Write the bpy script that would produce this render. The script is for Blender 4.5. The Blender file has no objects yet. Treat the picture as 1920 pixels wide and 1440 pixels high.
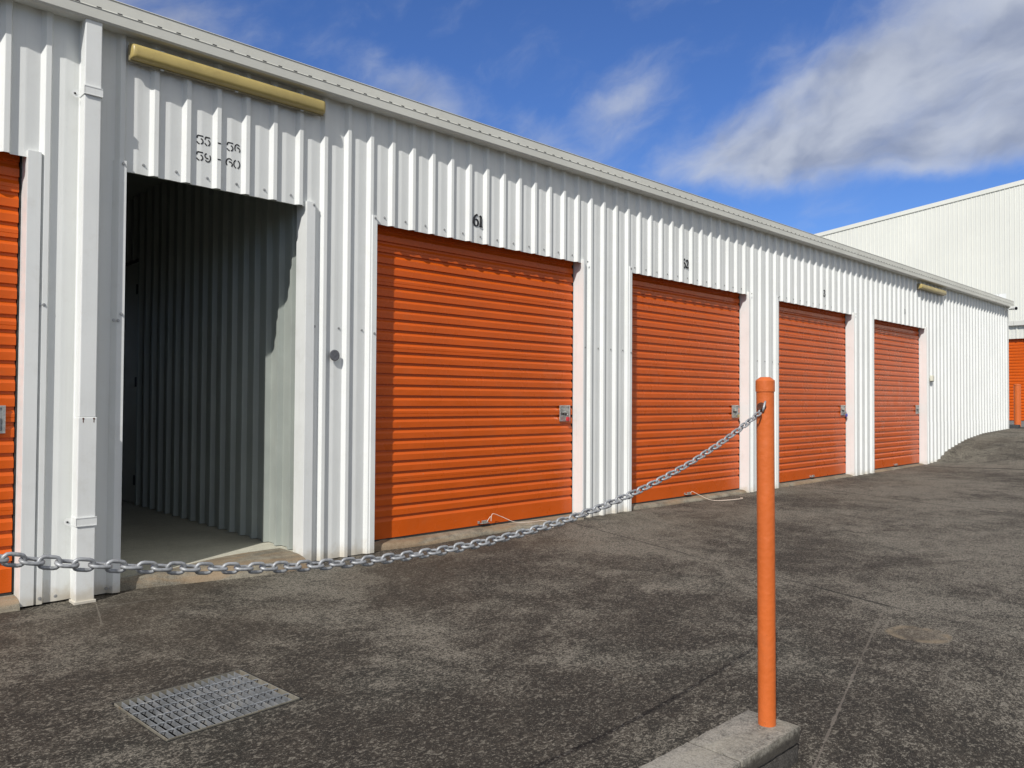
import bpy, math, random
from mathutils import Vector, Matrix
random.seed(7)
R = math.radians
sc = bpy.context.scene
col = sc.collection

# ------------------------------------------------------------------ node helpers
class NT:
    def __init__(s, tree):
        s.t = tree; s.t.nodes.clear()
    def n(s, typ, ins=None, **props):
        nd = s.t.nodes.new(typ)
        for k, v in props.items():
            setattr(nd, k, v)
        if ins:
            for k, v in ins.items():
                s.put(nd.inputs[k], v)
        return nd
    def put(s, sock, v):
        if isinstance(v, bpy.types.NodeSocket):
            s.t.links.new(v, sock)
        else:
            sock.default_value = v
    def m(s, op, a, b=0.0, c=0.0, clamp=False):
        nd = s.t.nodes.new('ShaderNodeMath'); nd.operation = op; nd.use_clamp = clamp
        s.put(nd.inputs[0], a); s.put(nd.inputs[1], b)
        if op in ('MULTIPLY_ADD', 'SMOOTH_MIN', 'SMOOTH_MAX', 'COMPARE'):
            s.put(nd.inputs[2], c)
        return nd.outputs[0]
    def v(s, op, a, b=(0, 0, 0)):
        nd = s.t.nodes.new('ShaderNodeVectorMath'); nd.operation = op
        s.put(nd.inputs[0], a); s.put(nd.inputs[1], b)
        return nd.outputs[1] if op in ('DOT_PRODUCT', 'LENGTH', 'DISTANCE') else nd.outputs[0]
    def scale(s, a, f):
        nd = s.t.nodes.new('ShaderNodeVectorMath'); nd.operation = 'SCALE'
        s.put(nd.inputs[0], a); s.put(nd.inputs[3], f); return nd.outputs[0]
    def ss(s, x, lo, hi, a=0.0, b=1.0):
        nd = s.t.nodes.new('ShaderNodeMapRange'); nd.interpolation_type = 'SMOOTHSTEP'
        s.put(nd.inputs['Value'], x)
        nd.inputs['From Min'].default_value = lo; nd.inputs['From Max'].default_value = hi
        nd.inputs['To Min'].default_value = a; nd.inputs['To Max'].default_value = b
        return nd.outputs[0]
    def noise(s, vec, scale, detail=3.0, rough=0.5, dist=0.0):
        nd = s.n('ShaderNodeTexNoise', {'Vector': vec, 'Scale': scale, 'Detail': detail, 'Roughness': rough, 'Distortion': dist})
        return nd.outputs[0]
    def mix(s, f, a, b, mode='MIX'):
        nd = s.t.nodes.new('ShaderNodeMix'); nd.data_type = 'RGBA'; nd.blend_type = mode
        s.put(nd.inputs[0], f)
        s.put(nd.inputs[6], a if isinstance(a, bpy.types.NodeSocket) else (*a, 1) if len(a) == 3 else a)
        s.put(nd.inputs[7], b if isinstance(b, bpy.types.NodeSocket) else (*b, 1) if len(b) == 3 else b)
        return nd.outputs[2]
    def xyz(s, x, y, z=0.0):
        return s.n('ShaderNodeCombineXYZ', {0: x, 1: y, 2: z}).outputs[0]

def mat(name):
    m = bpy.data.materials.new(name); m.use_nodes = True
    t = NT(m.node_tree)
    out = t.n('ShaderNodeOutputMaterial')
    b = t.n('ShaderNodeBsdfPrincipled')
    t.t.links.new(b.outputs[0], out.inputs[0])
    g = t.n('ShaderNodeNewGeometry')
    return m, t, b, g.outputs['Position']

def bump(t, b, h, strength, dist):
    bp = t.n('ShaderNodeBump', {'Height': h, 'Strength': strength, 'Distance': dist})
    t.t.links.new(bp.outputs[0], b.inputs['Normal'])

def paint(name, c, rough=.45, var=.06, vscale=3.0, dirt=None, dirt_amt=.3, dscale=9.0, metallic=0.0, bmp=.03, stains=False, spec=.5, chips=None, wave=0):
    m, t, b, P = mat(name)
    n1 = t.noise(P, vscale, 4, .6)
    k = t.ss(n1, .3, .7, 1 - var, 1 + var)
    base = t.mix(1.0, (*c, 1), t.xyz(k, k, k), 'MULTIPLY')
    if dirt:
        n2 = t.noise(P, dscale, 6, .7)
        base = t.mix(t.ss(n2, .52, .78, 0, dirt_amt), base, dirt)
    if stains:
        sx = t.n('ShaderNodeSeparateXYZ', {0: P})
        # runs of grime washed down the sheets (long thin streaks)
        st = t.noise(t.v('MULTIPLY', P, (30, 30, .8)), 1.0, 4, .65)
        base = t.mix(t.ss(st, .5, .8, 0, .16), base, (.42, .40, .34))
        # soil splashed on the lowest few centimetres
        h = t.m('ADD', sx.outputs[2], t.m('MULTIPLY', t.noise(P, 11, 4, .6), -.22))
        base = t.mix(t.ss(h, -.19, -.05, .55, 0), base, (.45, .36, .22))
    t.put(b.inputs['Base Color'], base)
    r = t.ss(t.noise(P, vscale * 4, 3), .3, .7, rough * .85, rough * 1.15)
    t.put(b.inputs['Roughness'], r)
    b.inputs['Metallic'].default_value = metallic
    b.inputs['Specular IOR Level'].default_value = spec
    if chips:
        cn = t.noise(P, 60, 4, .7); cz = t.noise(P, 6, 2)
        ck = t.m('MULTIPLY', t.ss(cn, .66, .70), t.ss(cz, .5, .62))
        t.put(b.inputs['Base Color'], t.mix(ck, base, chips))
    if wave:
        bump(t, b, t.m('ADD', t.noise(t.v('MULTIPLY', P, (2.2, 1, 3.5)), 1.0, 3), t.m('MULTIPLY', t.noise(P, 60, 3), .03)), wave, .02)
    elif bmp:
        bump(t, b, t.noise(P, 40, 3), bmp, .01)
    return m

WHITE = paint('white_sheet_paint', (.79, .805, .785), .42, .03, 1.2, dirt=(.58, .56, .50), dirt_amt=.2, dscale=5, bmp=.02, stains=True)
TRIM = paint('white_trim_paint', (.78, .795, .78), .4, .03, 2.0, dirt=(.5, .48, .42), dirt_amt=.25, dscale=6, stains=True)
GUT = paint('gutter_paint', (.63, .63, .575), .45, .06, 1.5, dirt=(.33, .31, .26), dirt_amt=.35, dscale=3, bmp=.04)
FARWHITE = paint('warehouse_paint', (.73, .735, .67), .5, .04, .15, dirt=(.6, .6, .57), dirt_amt=.2, dscale=.7, bmp=0)
ORANGE = paint('orange_door_paint', (.60, .100, .008), .30, .05, 1.3, dirt=(.46, .12, .035), dirt_amt=.35, dscale=3, spec=.28, chips=(.42, .20, .11), wave=.5)
ORPOST = paint('orange_post_paint', (.62, .140, .028), .42, .04, 6, dirt=(.50, .15, .05), dirt_amt=.35, dscale=12, bmp=.25, chips=(.20, .07, .03))
GALV = paint('galvanised_steel', (.36, .37, .38), .5, .25, 90, dirt=(.52, .52, .50), dirt_amt=.6, dscale=60, metallic=.35, bmp=.2)
GRATE = paint('grate_steel', (.27, .285, .30), .5, .25, 14, dirt=(.33, .27, .17), dirt_amt=.7, dscale=14, metallic=.35, bmp=.15)
GFRAME = paint('grate_frame_steel', (.24, .225, .185), .6, .2, 20, dirt=(.22, .13, .06), dirt_amt=.7, dscale=25, metallic=.2)
STEEL = paint('lock_steel', (.50, .50, .47), .35, .15, 60, dirt=(.2, .18, .15), dirt_amt=.6, dscale=70, metallic=.7)
DARK = paint('dark_recess', (.03, .03, .03), .7, .1, 10, bmp=0)
BLACK = paint('black_enamel', (.012, .012, .013), .35, .1, 30, bmp=0)
STENCIL = paint('black_stencil_paint', (.018, .018, .02), .6, .1, 60, bmp=0)
RUST = paint('rusty_bolt', (.10, .035, .018), .8, .4, 80, dirt=(.22, .08, .03), dirt_amt=.8, dscale=120, bmp=.5)
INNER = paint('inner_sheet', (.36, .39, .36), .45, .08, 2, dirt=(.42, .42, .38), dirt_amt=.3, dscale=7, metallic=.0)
INDOOR = paint('inner_door_paint', (.55, .55, .49), .5, .05, 3)
DIFF = paint('yellowed_diffuser', (.46, .36, .13), .33, .10, 5, dirt=(.28, .20, .08), dirt_amt=.5, dscale=14, bmp=.06)
LAMPBASE = paint('lamp_tray', (.30, .26, .16), .5, .1, 8)
SCREW = paint('screw_head', (.42, .42, .41), .4, .2, 50, metallic=.5, bmp=0)
DISC = paint('grey_disc', (.16, .16, .17), .4, .15, 70, metallic=.4)
CORD = paint('white_cord', (.72, .62, .52), .8, .1, 60)
REDL = paint('red_padlock', (.55, .03, .04), .35, .1, 60)
BLUEL = paint('blue_padlock', (.06, .10, .42), .3, .1, 60)
BRASS = paint('brass_padlock', (.60, .48, .22), .35, .15, 60, metallic=.8)
CREAM = paint('cream_plastic', (.72, .70, .58), .4, .04, 20)
GLASS = paint('lens_glass', (.008, .008, .012), .08, 0, 5, bmp=0)

def concrete(name, dark, light, stain=None, sc1=18, amt=1.0, rough=.9):
    m, t, b, P = mat(name)
    a = t.noise(P, 1.7, 5, .6)
    f = t.noise(P, sc1, 8, .72)
    g = t.noise(P, 160, 3, .8)
    v = t.m('ADD', t.m('MULTIPLY', a, .55), t.m('MULTIPLY', f, .45))
    c = t.mix(t.ss(v, .38, .62), dark, light)
    c = t.mix(t.ss(g, .45, .75, 0, .5), c, tuple(x * 1.6 for x in light))
    c = t.mix(t.ss(g, .5, .25, 0, .6), c, tuple(x * .4 for x in dark))
    if stain:
        s2 = t.noise(t.v('MULTIPLY', P, (1.5, 7, 7)), 1.0, 5, .65, .4)
        c = t.mix(t.ss(s2, .45, .62, 0, amt), c, stain)
    t.put(b.inputs['Base Color'], c)
    b.inputs['Roughness'].default_value = rough
    b.inputs['Specular IOR Level'].default_value = .25
    bump(t, b, t.m('ADD', f, t.m('MULTIPLY', g, .6)), .5, .006)
    return m
SLAB = concrete('slab_concrete', (.44, .425, .35), (.56, .54, .45), None)
APRON = concrete('apron_concrete', (.11, .10, .08), (.30, .27, .21), (.30, .19, .10), 14, .5)
BLOCK = concrete('block_concrete', (.055, .051, .045), (.32, .30, .26), (.40, .37, .30), 60, .35)
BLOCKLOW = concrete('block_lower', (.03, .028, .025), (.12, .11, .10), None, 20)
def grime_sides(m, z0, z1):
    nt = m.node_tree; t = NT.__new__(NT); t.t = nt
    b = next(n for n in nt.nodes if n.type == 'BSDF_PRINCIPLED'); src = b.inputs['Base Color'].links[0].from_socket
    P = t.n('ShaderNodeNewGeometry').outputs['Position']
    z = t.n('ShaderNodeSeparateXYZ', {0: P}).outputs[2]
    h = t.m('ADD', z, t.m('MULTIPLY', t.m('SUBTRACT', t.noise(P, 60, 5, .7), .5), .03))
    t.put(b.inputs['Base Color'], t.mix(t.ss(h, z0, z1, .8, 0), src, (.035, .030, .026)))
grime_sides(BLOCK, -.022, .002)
ROADC = concrete('far_road_concrete', (.13, .14, .145), (.18, .19, .19), None, 6)
KERB = concrete('kerb_dark', (.035, .037, .04), (.08, .085, .09), None, 20)

# ---- yard: weathered dark concrete with pale worn speckle, joints and marks
def yard_material():
    m, t, b, P = mat('weathered_yard')
    sep = t.n('ShaderNodeSeparateXYZ', {0: P})
    Pf = t.xyz(sep.outputs[0], sep.outputs[1], 0.0)
    warp = t.v('ADD', Pf, t.scale(t.v('SUBTRACT', t.n('ShaderNodeTexNoise', {'Vector': Pf, 'Scale': 1.3, 'Detail': 3.0}).outputs[1], (.5, .5, .5)), .55))
    big = t.noise(warp, .55, 3, .55)
    mid = t.noise(warp, 2.3, 5, .62)
    mid2 = t.noise(t.v('ADD', warp, (31, 7, 0)), 6.5, 4, .6)
    fine = t.noise(t.v('MULTIPLY', Pf, (1, 1.35, 1)), 40, 4, .62, 1.2)
    fine2 = t.noise(t.v('ADD', t.v('MULTIPLY', Pf, (1, 1.3, 1)), (5, 9, 0)), 95, 3, .65, .8)
    grit = t.noise(Pf, 230, 2, .8)
    wear = t.m('ADD', t.m('MULTIPLY', big, .9), t.m('ADD', t.m('MULTIPLY', mid, .60), t.m('MULTIPLY', mid2, .50)))
    trend = t.ss(sep.outputs[0], 1.5, 9.0, -.06, .10)
    wear = t.m('ADD', wear, trend)
    wearm = t.ss(wear, .84, 1.24)
    dark = t.mix(t.ss(mid2, .35, .65), (.042, .036, .030), (.062, .052, .042))
    dark = t.mix(t.ss(t.noise(warp, 1.1, 2), .5, .68, 0, .5), dark, (.034, .037, .032))
    base = t.mix(t.m('MULTIPLY', wearm, .20), dark, (.15, .135, .112))
    # flecks of worn aggregate, denser where the surface is worn
    thr = t.m('ADD', t.m('MULTIPLY', wearm, .095), .008)
    f1 = t.m('ADD', fine, thr); f2 = t.m('ADD', fine2, thr)
    base = t.mix(t.ss(f1, .575, .650, 0, .78), base, (.275, .25, .21))
    base = t.mix(t.ss(f2, .585, .66, 0, .85), base, (.36, .33, .28))
    base = t.mix(t.ss(f1, .50, .42, 0, .75), base, (.022, .019, .016))
    base = t.mix(t.ss(grit, .58, .70, 0, .5), base, (.28, .25, .20))
    base = t.mix(t.ss(grit, .44, .32, 0, .6), base, (.015, .013, .012))
    # isolated pale scuffs
    sc_ = t.noise(t.v('MULTIPLY', warp, (2.0, 5.5, 1)), 1.0, 6, .7)
    base = t.mix(t.ss(sc_, .64, .71, 0, .6), base, (.32, .285, .225))
    # brownish soil washed beside the building far along
    base = t.mix(1.0, base, (.72, .718, .70), 'MULTIPLY')
    br = t.m('MULTIPLY', t.ss(sep.outputs[1], -2.2, -.2), t.ss(t.noise(Pf, .9, 4), .42, .62))
    base = t.mix(t.m('MULTIPLY', br, .25), base, (.105, .080, .055))
    h = t.m('ADD', t.m('MULTIPLY', fine, .7), t.m('MULTIPLY', grit, .5))
    def seg(A, B, w, jit=.02):
        ax, ay = A; bx, by = B
        L2 = (bx - ax) ** 2 + (by - ay) ** 2
        q = t.v('SUBTRACT', Pf, (ax, ay, 0))
        tt = t.m('DIVIDE', t.v('DOT_PRODUCT', q, (bx - ax, by - ay, 0)), L2, clamp=True)
        cl = t.scale((bx - ax, by - ay, 0), tt)
        d = t.v('LENGTH', t.v('SUBTRACT', q, cl))
        d = t.m('ADD', d, t.m('MULTIPLY', t.m('SUBTRACT', t.noise(Pf, 9, 3), .5), jit))
        return t.ss(d, w * .5, w, 1, 0)
    joints = None
    for A, B, w, cc, am in [
        ((5.60, .0), (5.15, -1.68), .012, (.018, .016, .014), .8),
        ((5.15, -1.68), (4.92, -2.76), .012, (.018, .016, .014), .6),
        ((4.92, -2.76), (4.80, -3.25), .02, (.016, .015, .013), .8),
        ((4.76, -3.257), (3.616, -3.56), .006, (.17, .15, .125), .55),
        ((3.616, -3.56), (2.50, -3.87), .005, (.19, .165, .14), .6),
        ((4.80, -3.25), (4.55, -4.9), .012, (.02, .018, .016), .6),
        ((10.2, -.2), (9.3, -3.6), .02, (.02, .018, .016), .7),
        ((15.0, -.2), (15.35, -3.5), .07, (.030, .026, .022), .75),
        ((9.6, -4.1), (9.2, -3.7), .05, (.012, .011, .01), .7),
        ((1.42, -.18), (1.32, -.62), .006, (.20, .18, .15), .5),
        ((.2, -.30), (1.7, -.28), .012, (.15, .135, .115), .5)]:
        k = seg(A, B, w)
        base = t.mix(t.m('MULTIPLY', k, am), base, cc)
    # sandy round patch
    q = t.v('SUBTRACT', Pf, (4.35, -3.575, 0))
    q = t.xyz(t.v('DOT_PRODUCT', q, (.77, -.64, 0)), t.m('MULTIPLY', t.v('DOT_PRODUCT', q, (.64, .77, 0)), 1.0))
    d = t.m('ADD', t.v('LENGTH', q), t.m('MULTIPLY', t.m('SUBTRACT', t.noise(Pf, 7, 3), .5), .05))
    ring = t.m('MULTIPLY', t.ss(d, .085, .13), t.ss(d, .165, .135))
    base = t.mix(t.m('MULTIPLY', t.m('MULTIPLY', ring, .6), t.ss(t.noise(Pf, 9, 3), .38, .6)), base, (.28, .22, .145))
    base = t.mix(t.ss(d, .15, .10, 0, .35), base, (.16, .13, .095))
    t.put(b.inputs['Base Color'], base)
    b.inputs['Roughness'].default_value = .88
    b.inputs['Specular IOR Level'].default_value = .3
    bump(t, b, h, .45, .008)
    return m
YARD = yard_material()

# ------------------------------------------------------------------ mesh helpers
class MB:
    def __init__(s): s.v = []; s.f = []; s.mi = []
    def add(s, vs, fs, mi=0):
        o = len(s.v); s.v += [tuple(p) for p in vs]
        for f in fs: s.f.append(tuple(i + o for i in f)); s.mi.append(mi)
        return s
    def box(s, a, b, mi=0):
        x0, y0, z0 = a; x1, y1, z1 = b
        return s.add([(x0, y0, z0), (x1, y0, z0), (x1, y1, z0), (x0, y1, z0), (x0, y0, z1), (x1, y0, z1), (x1, y1, z1), (x0, y1, z1)],
                     [(0, 3, 2, 1), (4, 5, 6, 7), (0, 1, 5, 4), (1, 2, 6, 5), (2, 3, 7, 6), (3, 0, 4, 7)], mi)
    def prism(s, poly, fn, t0, t1, mi=0, caps=True, closed=True):
        n = len(poly)
        vs = [fn(p, t0) for p in poly] + [fn(p, t1) for p in poly]
        fs = [(i, (i + 1) % n, n + (i + 1) % n, n + i) for i in range(n if closed else n - 1)]
        if caps and closed: fs += [tuple(range(n))[::-1], tuple(range(n, 2 * n))]
        return s.add(vs, fs, mi)
    def rings(s, rings, mi=0, closed=True, caps=True):
        n = len(rings[0]); vs = [p for r in rings for p in r]; fs = []
        for k in range(len(rings) - 1):
            for i in range(n if closed else n - 1):
                j = (i + 1) % n
                fs.append((k * n + i, k * n + j, (k + 1) * n + j, (k + 1) * n + i))
        if caps and closed:
            fs.append(tuple(range(n))[::-1]); fs.append(tuple((len(rings) - 1) * n + i for i in range(n)))
        return s.add(vs, fs, mi)
    def lathe(s, prof, c=(0, 0, 0), n=32, mi=0, axis='z', caps=True):
        rr = []
        for r, h in prof:
            ring = []
            for i in range(n):
                a = 2 * math.pi * i / n; u, w = r * math.cos(a), r * math.sin(a)
                p = {'z': (u, w, h), 'y': (u, h, w), 'x': (h, u, w)}[axis]
                ring.append((c[0] + p[0], c[1] + p[1], c[2] + p[2]))
            rr.append(ring)
        return s.rings(rr, mi, caps=caps)
    def tube(s, pts, r, n=8, mi=0, loop=False):
        pts = [Vector(p) for p in pts]; rr = []; N = len(pts); up = None
        for i, p in enumerate(pts):
            a = pts[(i - 1) % N] if (loop or i > 0) else p
            b = pts[(i + 1) % N] if (loop or i < N - 1) else p
            d = (b - a).normalized()
            if up is None:
                up = Vector((0, 0, 1)) if abs(d.z) < .9 else Vector((1, 0, 0))
            s1 = d.cross(up).normalized(); u1 = s1.cross(d).normalized(); up = u1
            rad = r[i] if isinstance(r, (list, tuple)) else r
            rr.append([tuple(p + rad * (math.cos(2 * math.pi * k / n) * s1 + math.sin(2 * math.pi * k / n) * u1)) for k in range(n)])
        if loop: rr.append(rr[0])
        return s.rings(rr, mi, caps=not loop)
    def mesh(s, name, mats, smooth=False, bevel=0):
        me = bpy.data.meshes.new(name); me.from_pydata(s.v, [], s.f)
        for m in (mats if isinstance(mats, (list, tuple)) else [mats]): me.materials.append(m)
        me.polygons.foreach_set('material_index', s.mi)
        if smooth:
            me.polygons.foreach_set('use_smooth', [True] * len(s.f))
        me.update(); return me
    def build(s, name, mats, parent=None, smooth=False, bevel=0, autos=None, seg=2):
        o = bpy.data.objects.new(name, s.mesh(name, mats, smooth)); col.objects.link(o)
        if parent: o.parent = parent
        if bevel:
            b = o.modifiers.new('bev', 'BEVEL'); b.width = bevel; b.segments = seg; b.limit_method = 'ANGLE'; b.angle_limit = R(35)
        if autos:
            o.data.set_sharp_from_angle(angle=R(autos))
        return o

def empty(name, label, cat, loc=(0, 0, 0), group=None):
    o = bpy.data.objects.new(name, None); col.objects.link(o); o.location = loc
    o.empty_display_size = .1
    tag(o, label, cat, group); return o
def tag(o, label=None, cat=None, group=None, kind=None):
    if label: o['label'] = label
    if cat: o['category'] = cat
    if group: o['group'] = group
    if kind: o['kind'] = kind
    return o

# ------------------------------------------------------------------ measures (metres; facade = plane y 0, yard on -y)
PITCH = .1985; PH = 1.7775
DOORS = [-1.335 + 0, 3.398, 6.578, 9.758, 12.938]; DW = 2.405; ZT = 2.445
CX0, CX1, CZT = 1.592, 2.800, 2.472
WX0, WX1 = -3.6, 20.68
EAVE = 3.40
PROF = [(0, .029), (.055, .001), (.38, .0068), (.42, .0066), (.75, 0.0), (.765, .001), (.865, .0285), (.88, .029), (1, .029)]
def depth(f):
    f %= 1.0
    for (a, da), (b, db) in zip(PROF, PROF[1:]):
        if a <= f <= b: return da + (db - da) * (f - a) / (b - a)
    return .029
def wy(x): return -depth((x - PH) / PITCH)
def rib_nodes(a, b, pitch=PITCH, ph=PH, prof=PROF):
    k0 = int(math.floor((a - ph) / pitch)) - 1; k1 = int(math.ceil((b - ph) / pitch)) + 1
    out = []
    for k in range(k0, k1):
        for f, d in prof[:-1]:
            x = ph + (k + f) * pitch
            if a < x < b: out.append((x, d))
    def dd(x):
        f = ((x - ph) / pitch) % 1.0
        for (p, da), (q, db) in zip(prof, prof[1:]):
            if p <= f <= q: return da + (db - da) * (f - p) / (q - p)
        return prof[0][1]
    return [(a, dd(a + 1e-5))] + sorted(out) + [(b, dd(b - 1e-5))]
PROFI = [(0, .040), (.04, .001), (.38, .004), (.43, .004), (.78, 0.0), (.83, .0395), (.84, .040), (1, .040)]
def ribbed(mb, a, b, zb, zt, fn, pitch=PITCH, ph=PH, mi=0, th=.003, prof=PROF):
    """sheet between coordinates a..b; zb/zt numbers or functions; fn(s, depth, z) -> point"""
    nd = rib_nodes(a, b, pitch, ph, prof)
    B = zb if callable(zb) else (lambda x: zb); T = zt if callable(zt) else (lambda x: zt)
    front = [fn(x, d, B(x)) for x, d in nd] + [fn(x, d, T(x)) for x, d in nd]
    back = [fn(x, d - th, B(x)) for x, d in nd] + [fn(x, d - th, T(x)) for x, d in nd]
    n = len(nd)
    mb.add(front, [(i, i + 1, n + i + 1, n + i) for i in range(n - 1)], mi)
    mb.add(back, [(i + 1, i, n + i, n + i + 1) for i in range(n - 1)], mi)
    mb.add(front[:n] + back[:n], [(i + 1, i, n + i, n + i + 1) for i in range(n - 1)], mi)

def sstep(x, a, b):
    t = max(0, min(1, (x - a) / (b - a))); return t * t * (3 - 2 * t)
def interp(x, tab):
    if x <= tab[0][0]: return tab[0][1]
    for (a, u), (b, v) in zip(tab, tab[1:]):
        if x <= b: return u + (v - u) * (x - a) / (b - a)
    return tab[-1][1]
RISE = [(3.2, -.073), (3.7, -.066), (5, -.055), (8, -.052), (12.5, -.045), (15.3, -.03), (15.9, .0), (16.1, .055), (16.41, .165), (17.0, .263), (17.65, .361), (18.8, .453), (20.6, .506), (24, .52), (26, .54), (60, .6)]
def gz(x, y):
    near = sstep(y, -1.6, 0)                       # close to the wall the ramp starts abruptly, further out it is gentle
    a = interp(x, RISE)
    soft = sum(interp(x + dx, RISE) for dx in (-1.2, -.8, -.4, 0, .4, .8, 1.2)) / 7
    z = a * near + soft * (1 - near)
    z += -.038 * max(0, min(3.6, -y)) / 3.6 * (1 - sstep(x, 6, 15))
    if y < -3.70:
        drop = sstep(-y, 3.74, 3.82) if x < 2.50 else sstep(-y, 3.74, 5.2)
        z -= .24 * drop * (1 - sstep(x, 8, 16))
    return z

# ------------------------------------------------------------------ GROUND
GC = Vector((1.306, -1.978)); GW, GD, GA = .527, .474, R(3.4)
def grot(u, v): return (GC.x + u * math.cos(GA) - v * math.sin(GA), GC.y + u * math.sin(GA) + v * math.cos(GA))
def build_ground():
    xs = [-300, -150, -60, -25, -12, -6, -4, -3, -2, -1, -.5, 0, .3, .6, 2.0, 2.2, 2.4, 2.5, 2.565, 2.7, 3, 3.4]
    x = 3.7
    while x < 14.9: xs.append(round(x, 3)); x += .4
    x = 15.0
    while x < 20.8: xs.append(round(x, 3)); x += .1
    xs += [21.2, 22, 23, 24, 26, 30, 40, 60, 100, 200, 300]
    ys = [-300, -150, -60, -30, -15, -9, -7, -6, -5.5, -5, -4.6, -4.2, -4, -3.9, -3.82, -3.74, -3.7, -3.65, -3.5, -3.3, -3.1, -2.8, -2.6, -1.3, -1.1, -.9, -.7, -.5, -.35, -.2, -.1, 0, .1, 1.0, 5, 20, 60, 300]
    mb = MB(); n = len(xs)
    mb.v = [(x, y, gz(x, y) - (.5 if (y > .5 and x < 20) else 0)) for y in ys for x in xs]
    ix, iy = xs.index(.6), ys.index(-2.6)
    for j in range(len(ys) - 1):
        for i in range(n - 1):
            if i == ix and j == iy: continue
            mb.f.append((j * n + i, j * n + i + 1, (j + 1) * n + i + 1, (j + 1) * n + i)); mb.mi.append(0)
    o = [iy * n + ix, iy * n + ix + 1, (iy + 1) * n + ix + 1, (iy + 1) * n + ix]
    k = len(mb.v)
    e = .009
    for u, v in ((-GW / 2 - e, -GD / 2 - e), (GW / 2 + e, -GD / 2 - e), (GW / 2 + e, GD / 2 + e), (-GW / 2 - e, GD / 2 + e)):
        p = grot(u, v); mb.v.append((p[0], p[1], gz(*p)))
    for a in range(4):
        b = (a + 1) % 4
        mb.f.append((o[a], o[b], k + b, k + a)); mb.mi.append(0)
    g = mb.build('ground', YARD, smooth=True)
    g.data.set_sharp_from_angle(angle=R(40))
    tag(g, kind='structure')
build_ground()
# pale road slab beyond the ramp crest
rd = MB()
rd.add([(21.6, -6, .524), (25.98, -6, .549), (25.98, 9, .549), (21.6, 9, .524)], [(0, 1, 2, 3)])
tag(rd.build('road', ROADC), kind='structure')

# ------------------------------------------------------------------ DRAIN GRATE
def drain():
    zt = gz(GC.x, GC.y) + .001
    r = empty('drain_grate', 'galvanised steel drain grate set flush in the dark concrete yard', 'drain grate', (GC.x, GC.y, zt))
    r.rotation_euler.z = GA
    w, d, hh, t = GW / 2, GD / 2, .019, .003
    f = MB()
    f.box((-w, -d, -hh), (w, -d + t, .002)); f.box((-w, d - t, -hh), (w, d, .002))
    f.box((-w, -d + t, -hh), (-w + t, d - t, .002)); f.box((w - t, -d + t, -hh), (w, d - t, .002))
    f.build('frame', GFRAME, r, bevel=.0008)
    n = 18
    for i in range(1, n):
        x = -w + i * 2 * w / n
        b = MB().box((x - .0015, -d + t, -hh), (x + .0015, d - t, -.001))
        b.build('bearing_bar', GRATE, r)
    for j in range(1, 6):
        y = -d + j * 2 * d / 6
        c = MB(); pts = [(-w + t + k * (2 * w - 2 * t) / 40, y, -.0015) for k in range(41)]
        rr = []
        for k, p in enumerate(pts):
            a = k * math.pi * 18 / 40 / 2 + .5
            rr.append([(p[0], p[1] + .0042 * math.cos(a + q * math.pi / 2), p[2] + .0034 * math.sin(a + q * math.pi / 2)) for q in range(4)])
        c.rings(rr); c.build('cross_rod', GRATE, r)
    p = MB(); e = .009; D = .45
    p.add([(-w - e, -d - e, 0), (w + e, -d - e, 0), (w + e, d + e, 0), (-w - e, d + e, 0), (-w - e, -d - e, -D), (w + e, -d - e, -D), (w + e, d + e, -D), (-w - e, d + e, -D)],
          [(0, 1, 5, 4), (1, 2, 6, 5), (2, 3, 7, 6), (3, 0, 4, 7), (4, 5, 6, 7)])
    p.build('pit', DARK, r)
drain()

# ------------------------------------------------------------------ BUILDING
bld = empty('storage_building', 'long white ribbed steel storage building with orange roller doors and an open corridor', 'building')
OPEN = sorted([(x, x + DW, ZT) for x in DOORS] + [(CX0, CX1, CZT)])
OPEN[0] = (DOORS[0], 1.072, ZT)
wall = MB()
def base_z(x): return max(interp(x, [(0, -.062), (3.4, -.066), (5.8, -.05), (9, -.048), (12.5, -.04), (15.6, -.03)]), interp(x, RISE) - .10 if x > 15.9 else -9)
fF = lambda x, d, z: (x, -d, z)
cur = WX0
for a, b, zt in OPEN:
    ribbed(wall, cur, a, base_z, EAVE, fF)
    ribbed(wall, a, b, zt, EAVE, fF)
    cur = b
ribbed(wall, cur, WX1, base_z, EAVE, fF)
# end and rear walls
ribbed(wall, 0.0, 9.0, -.3, 3.62, lambda s, d, z: (WX1 + d, s, z))
ribbed(wall, 0.0, 9.0, -.3, 3.62, lambda s, d, z: (WX0 - d, s, z))
for a_, b_, z_ in ((WX0, 1.54, -.3), (1.54, 2.85, 2.6), (2.85, WX1, -.3)):  # unseen rear opening added to let sky light into the corridor
    ribbed(wall, a_, b_, z_, 3.62, lambda s, d, z: (s, 9.0 + d, z))
wallo = wall.build('wall', WHITE, bld)
# corner angle at the far end
ca = MB().prism([(WX1 - .05, -.036), (WX1 + .034, -.036), (WX1 + .034, .05), (WX1 + .030, .05), (WX1 + .030, -.032), (WX1 - .05, -.032)], lambda p, t: (p[0], p[1], t), .2, 3.30)
ca.build('corner_flashing', TRIM, bld)
# sheet end-lap: a second course of sheeting along the foot of the far blank wall
lp = MB()
ribbed(lp, 15.42, WX1 - .06, base_z, .74, lambda x, d, z: (x, -d - .0035, z), th=.002)
lp.build('wall_lap', WHITE, bld)
roof = MB()
ribbed(roof, WX0 - .1, WX1 + .1, 0, 1, lambda s, d, t: (s, -.10 + t * 9.2, 3.385 + t * .30 + d * .8), pitch=.2)
roof.build('roof', GUT, bld)
MB().box((WX0, .12, -.45), (WX1, 9, -.001)).build('floor_slab', SLAB, bld)

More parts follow.
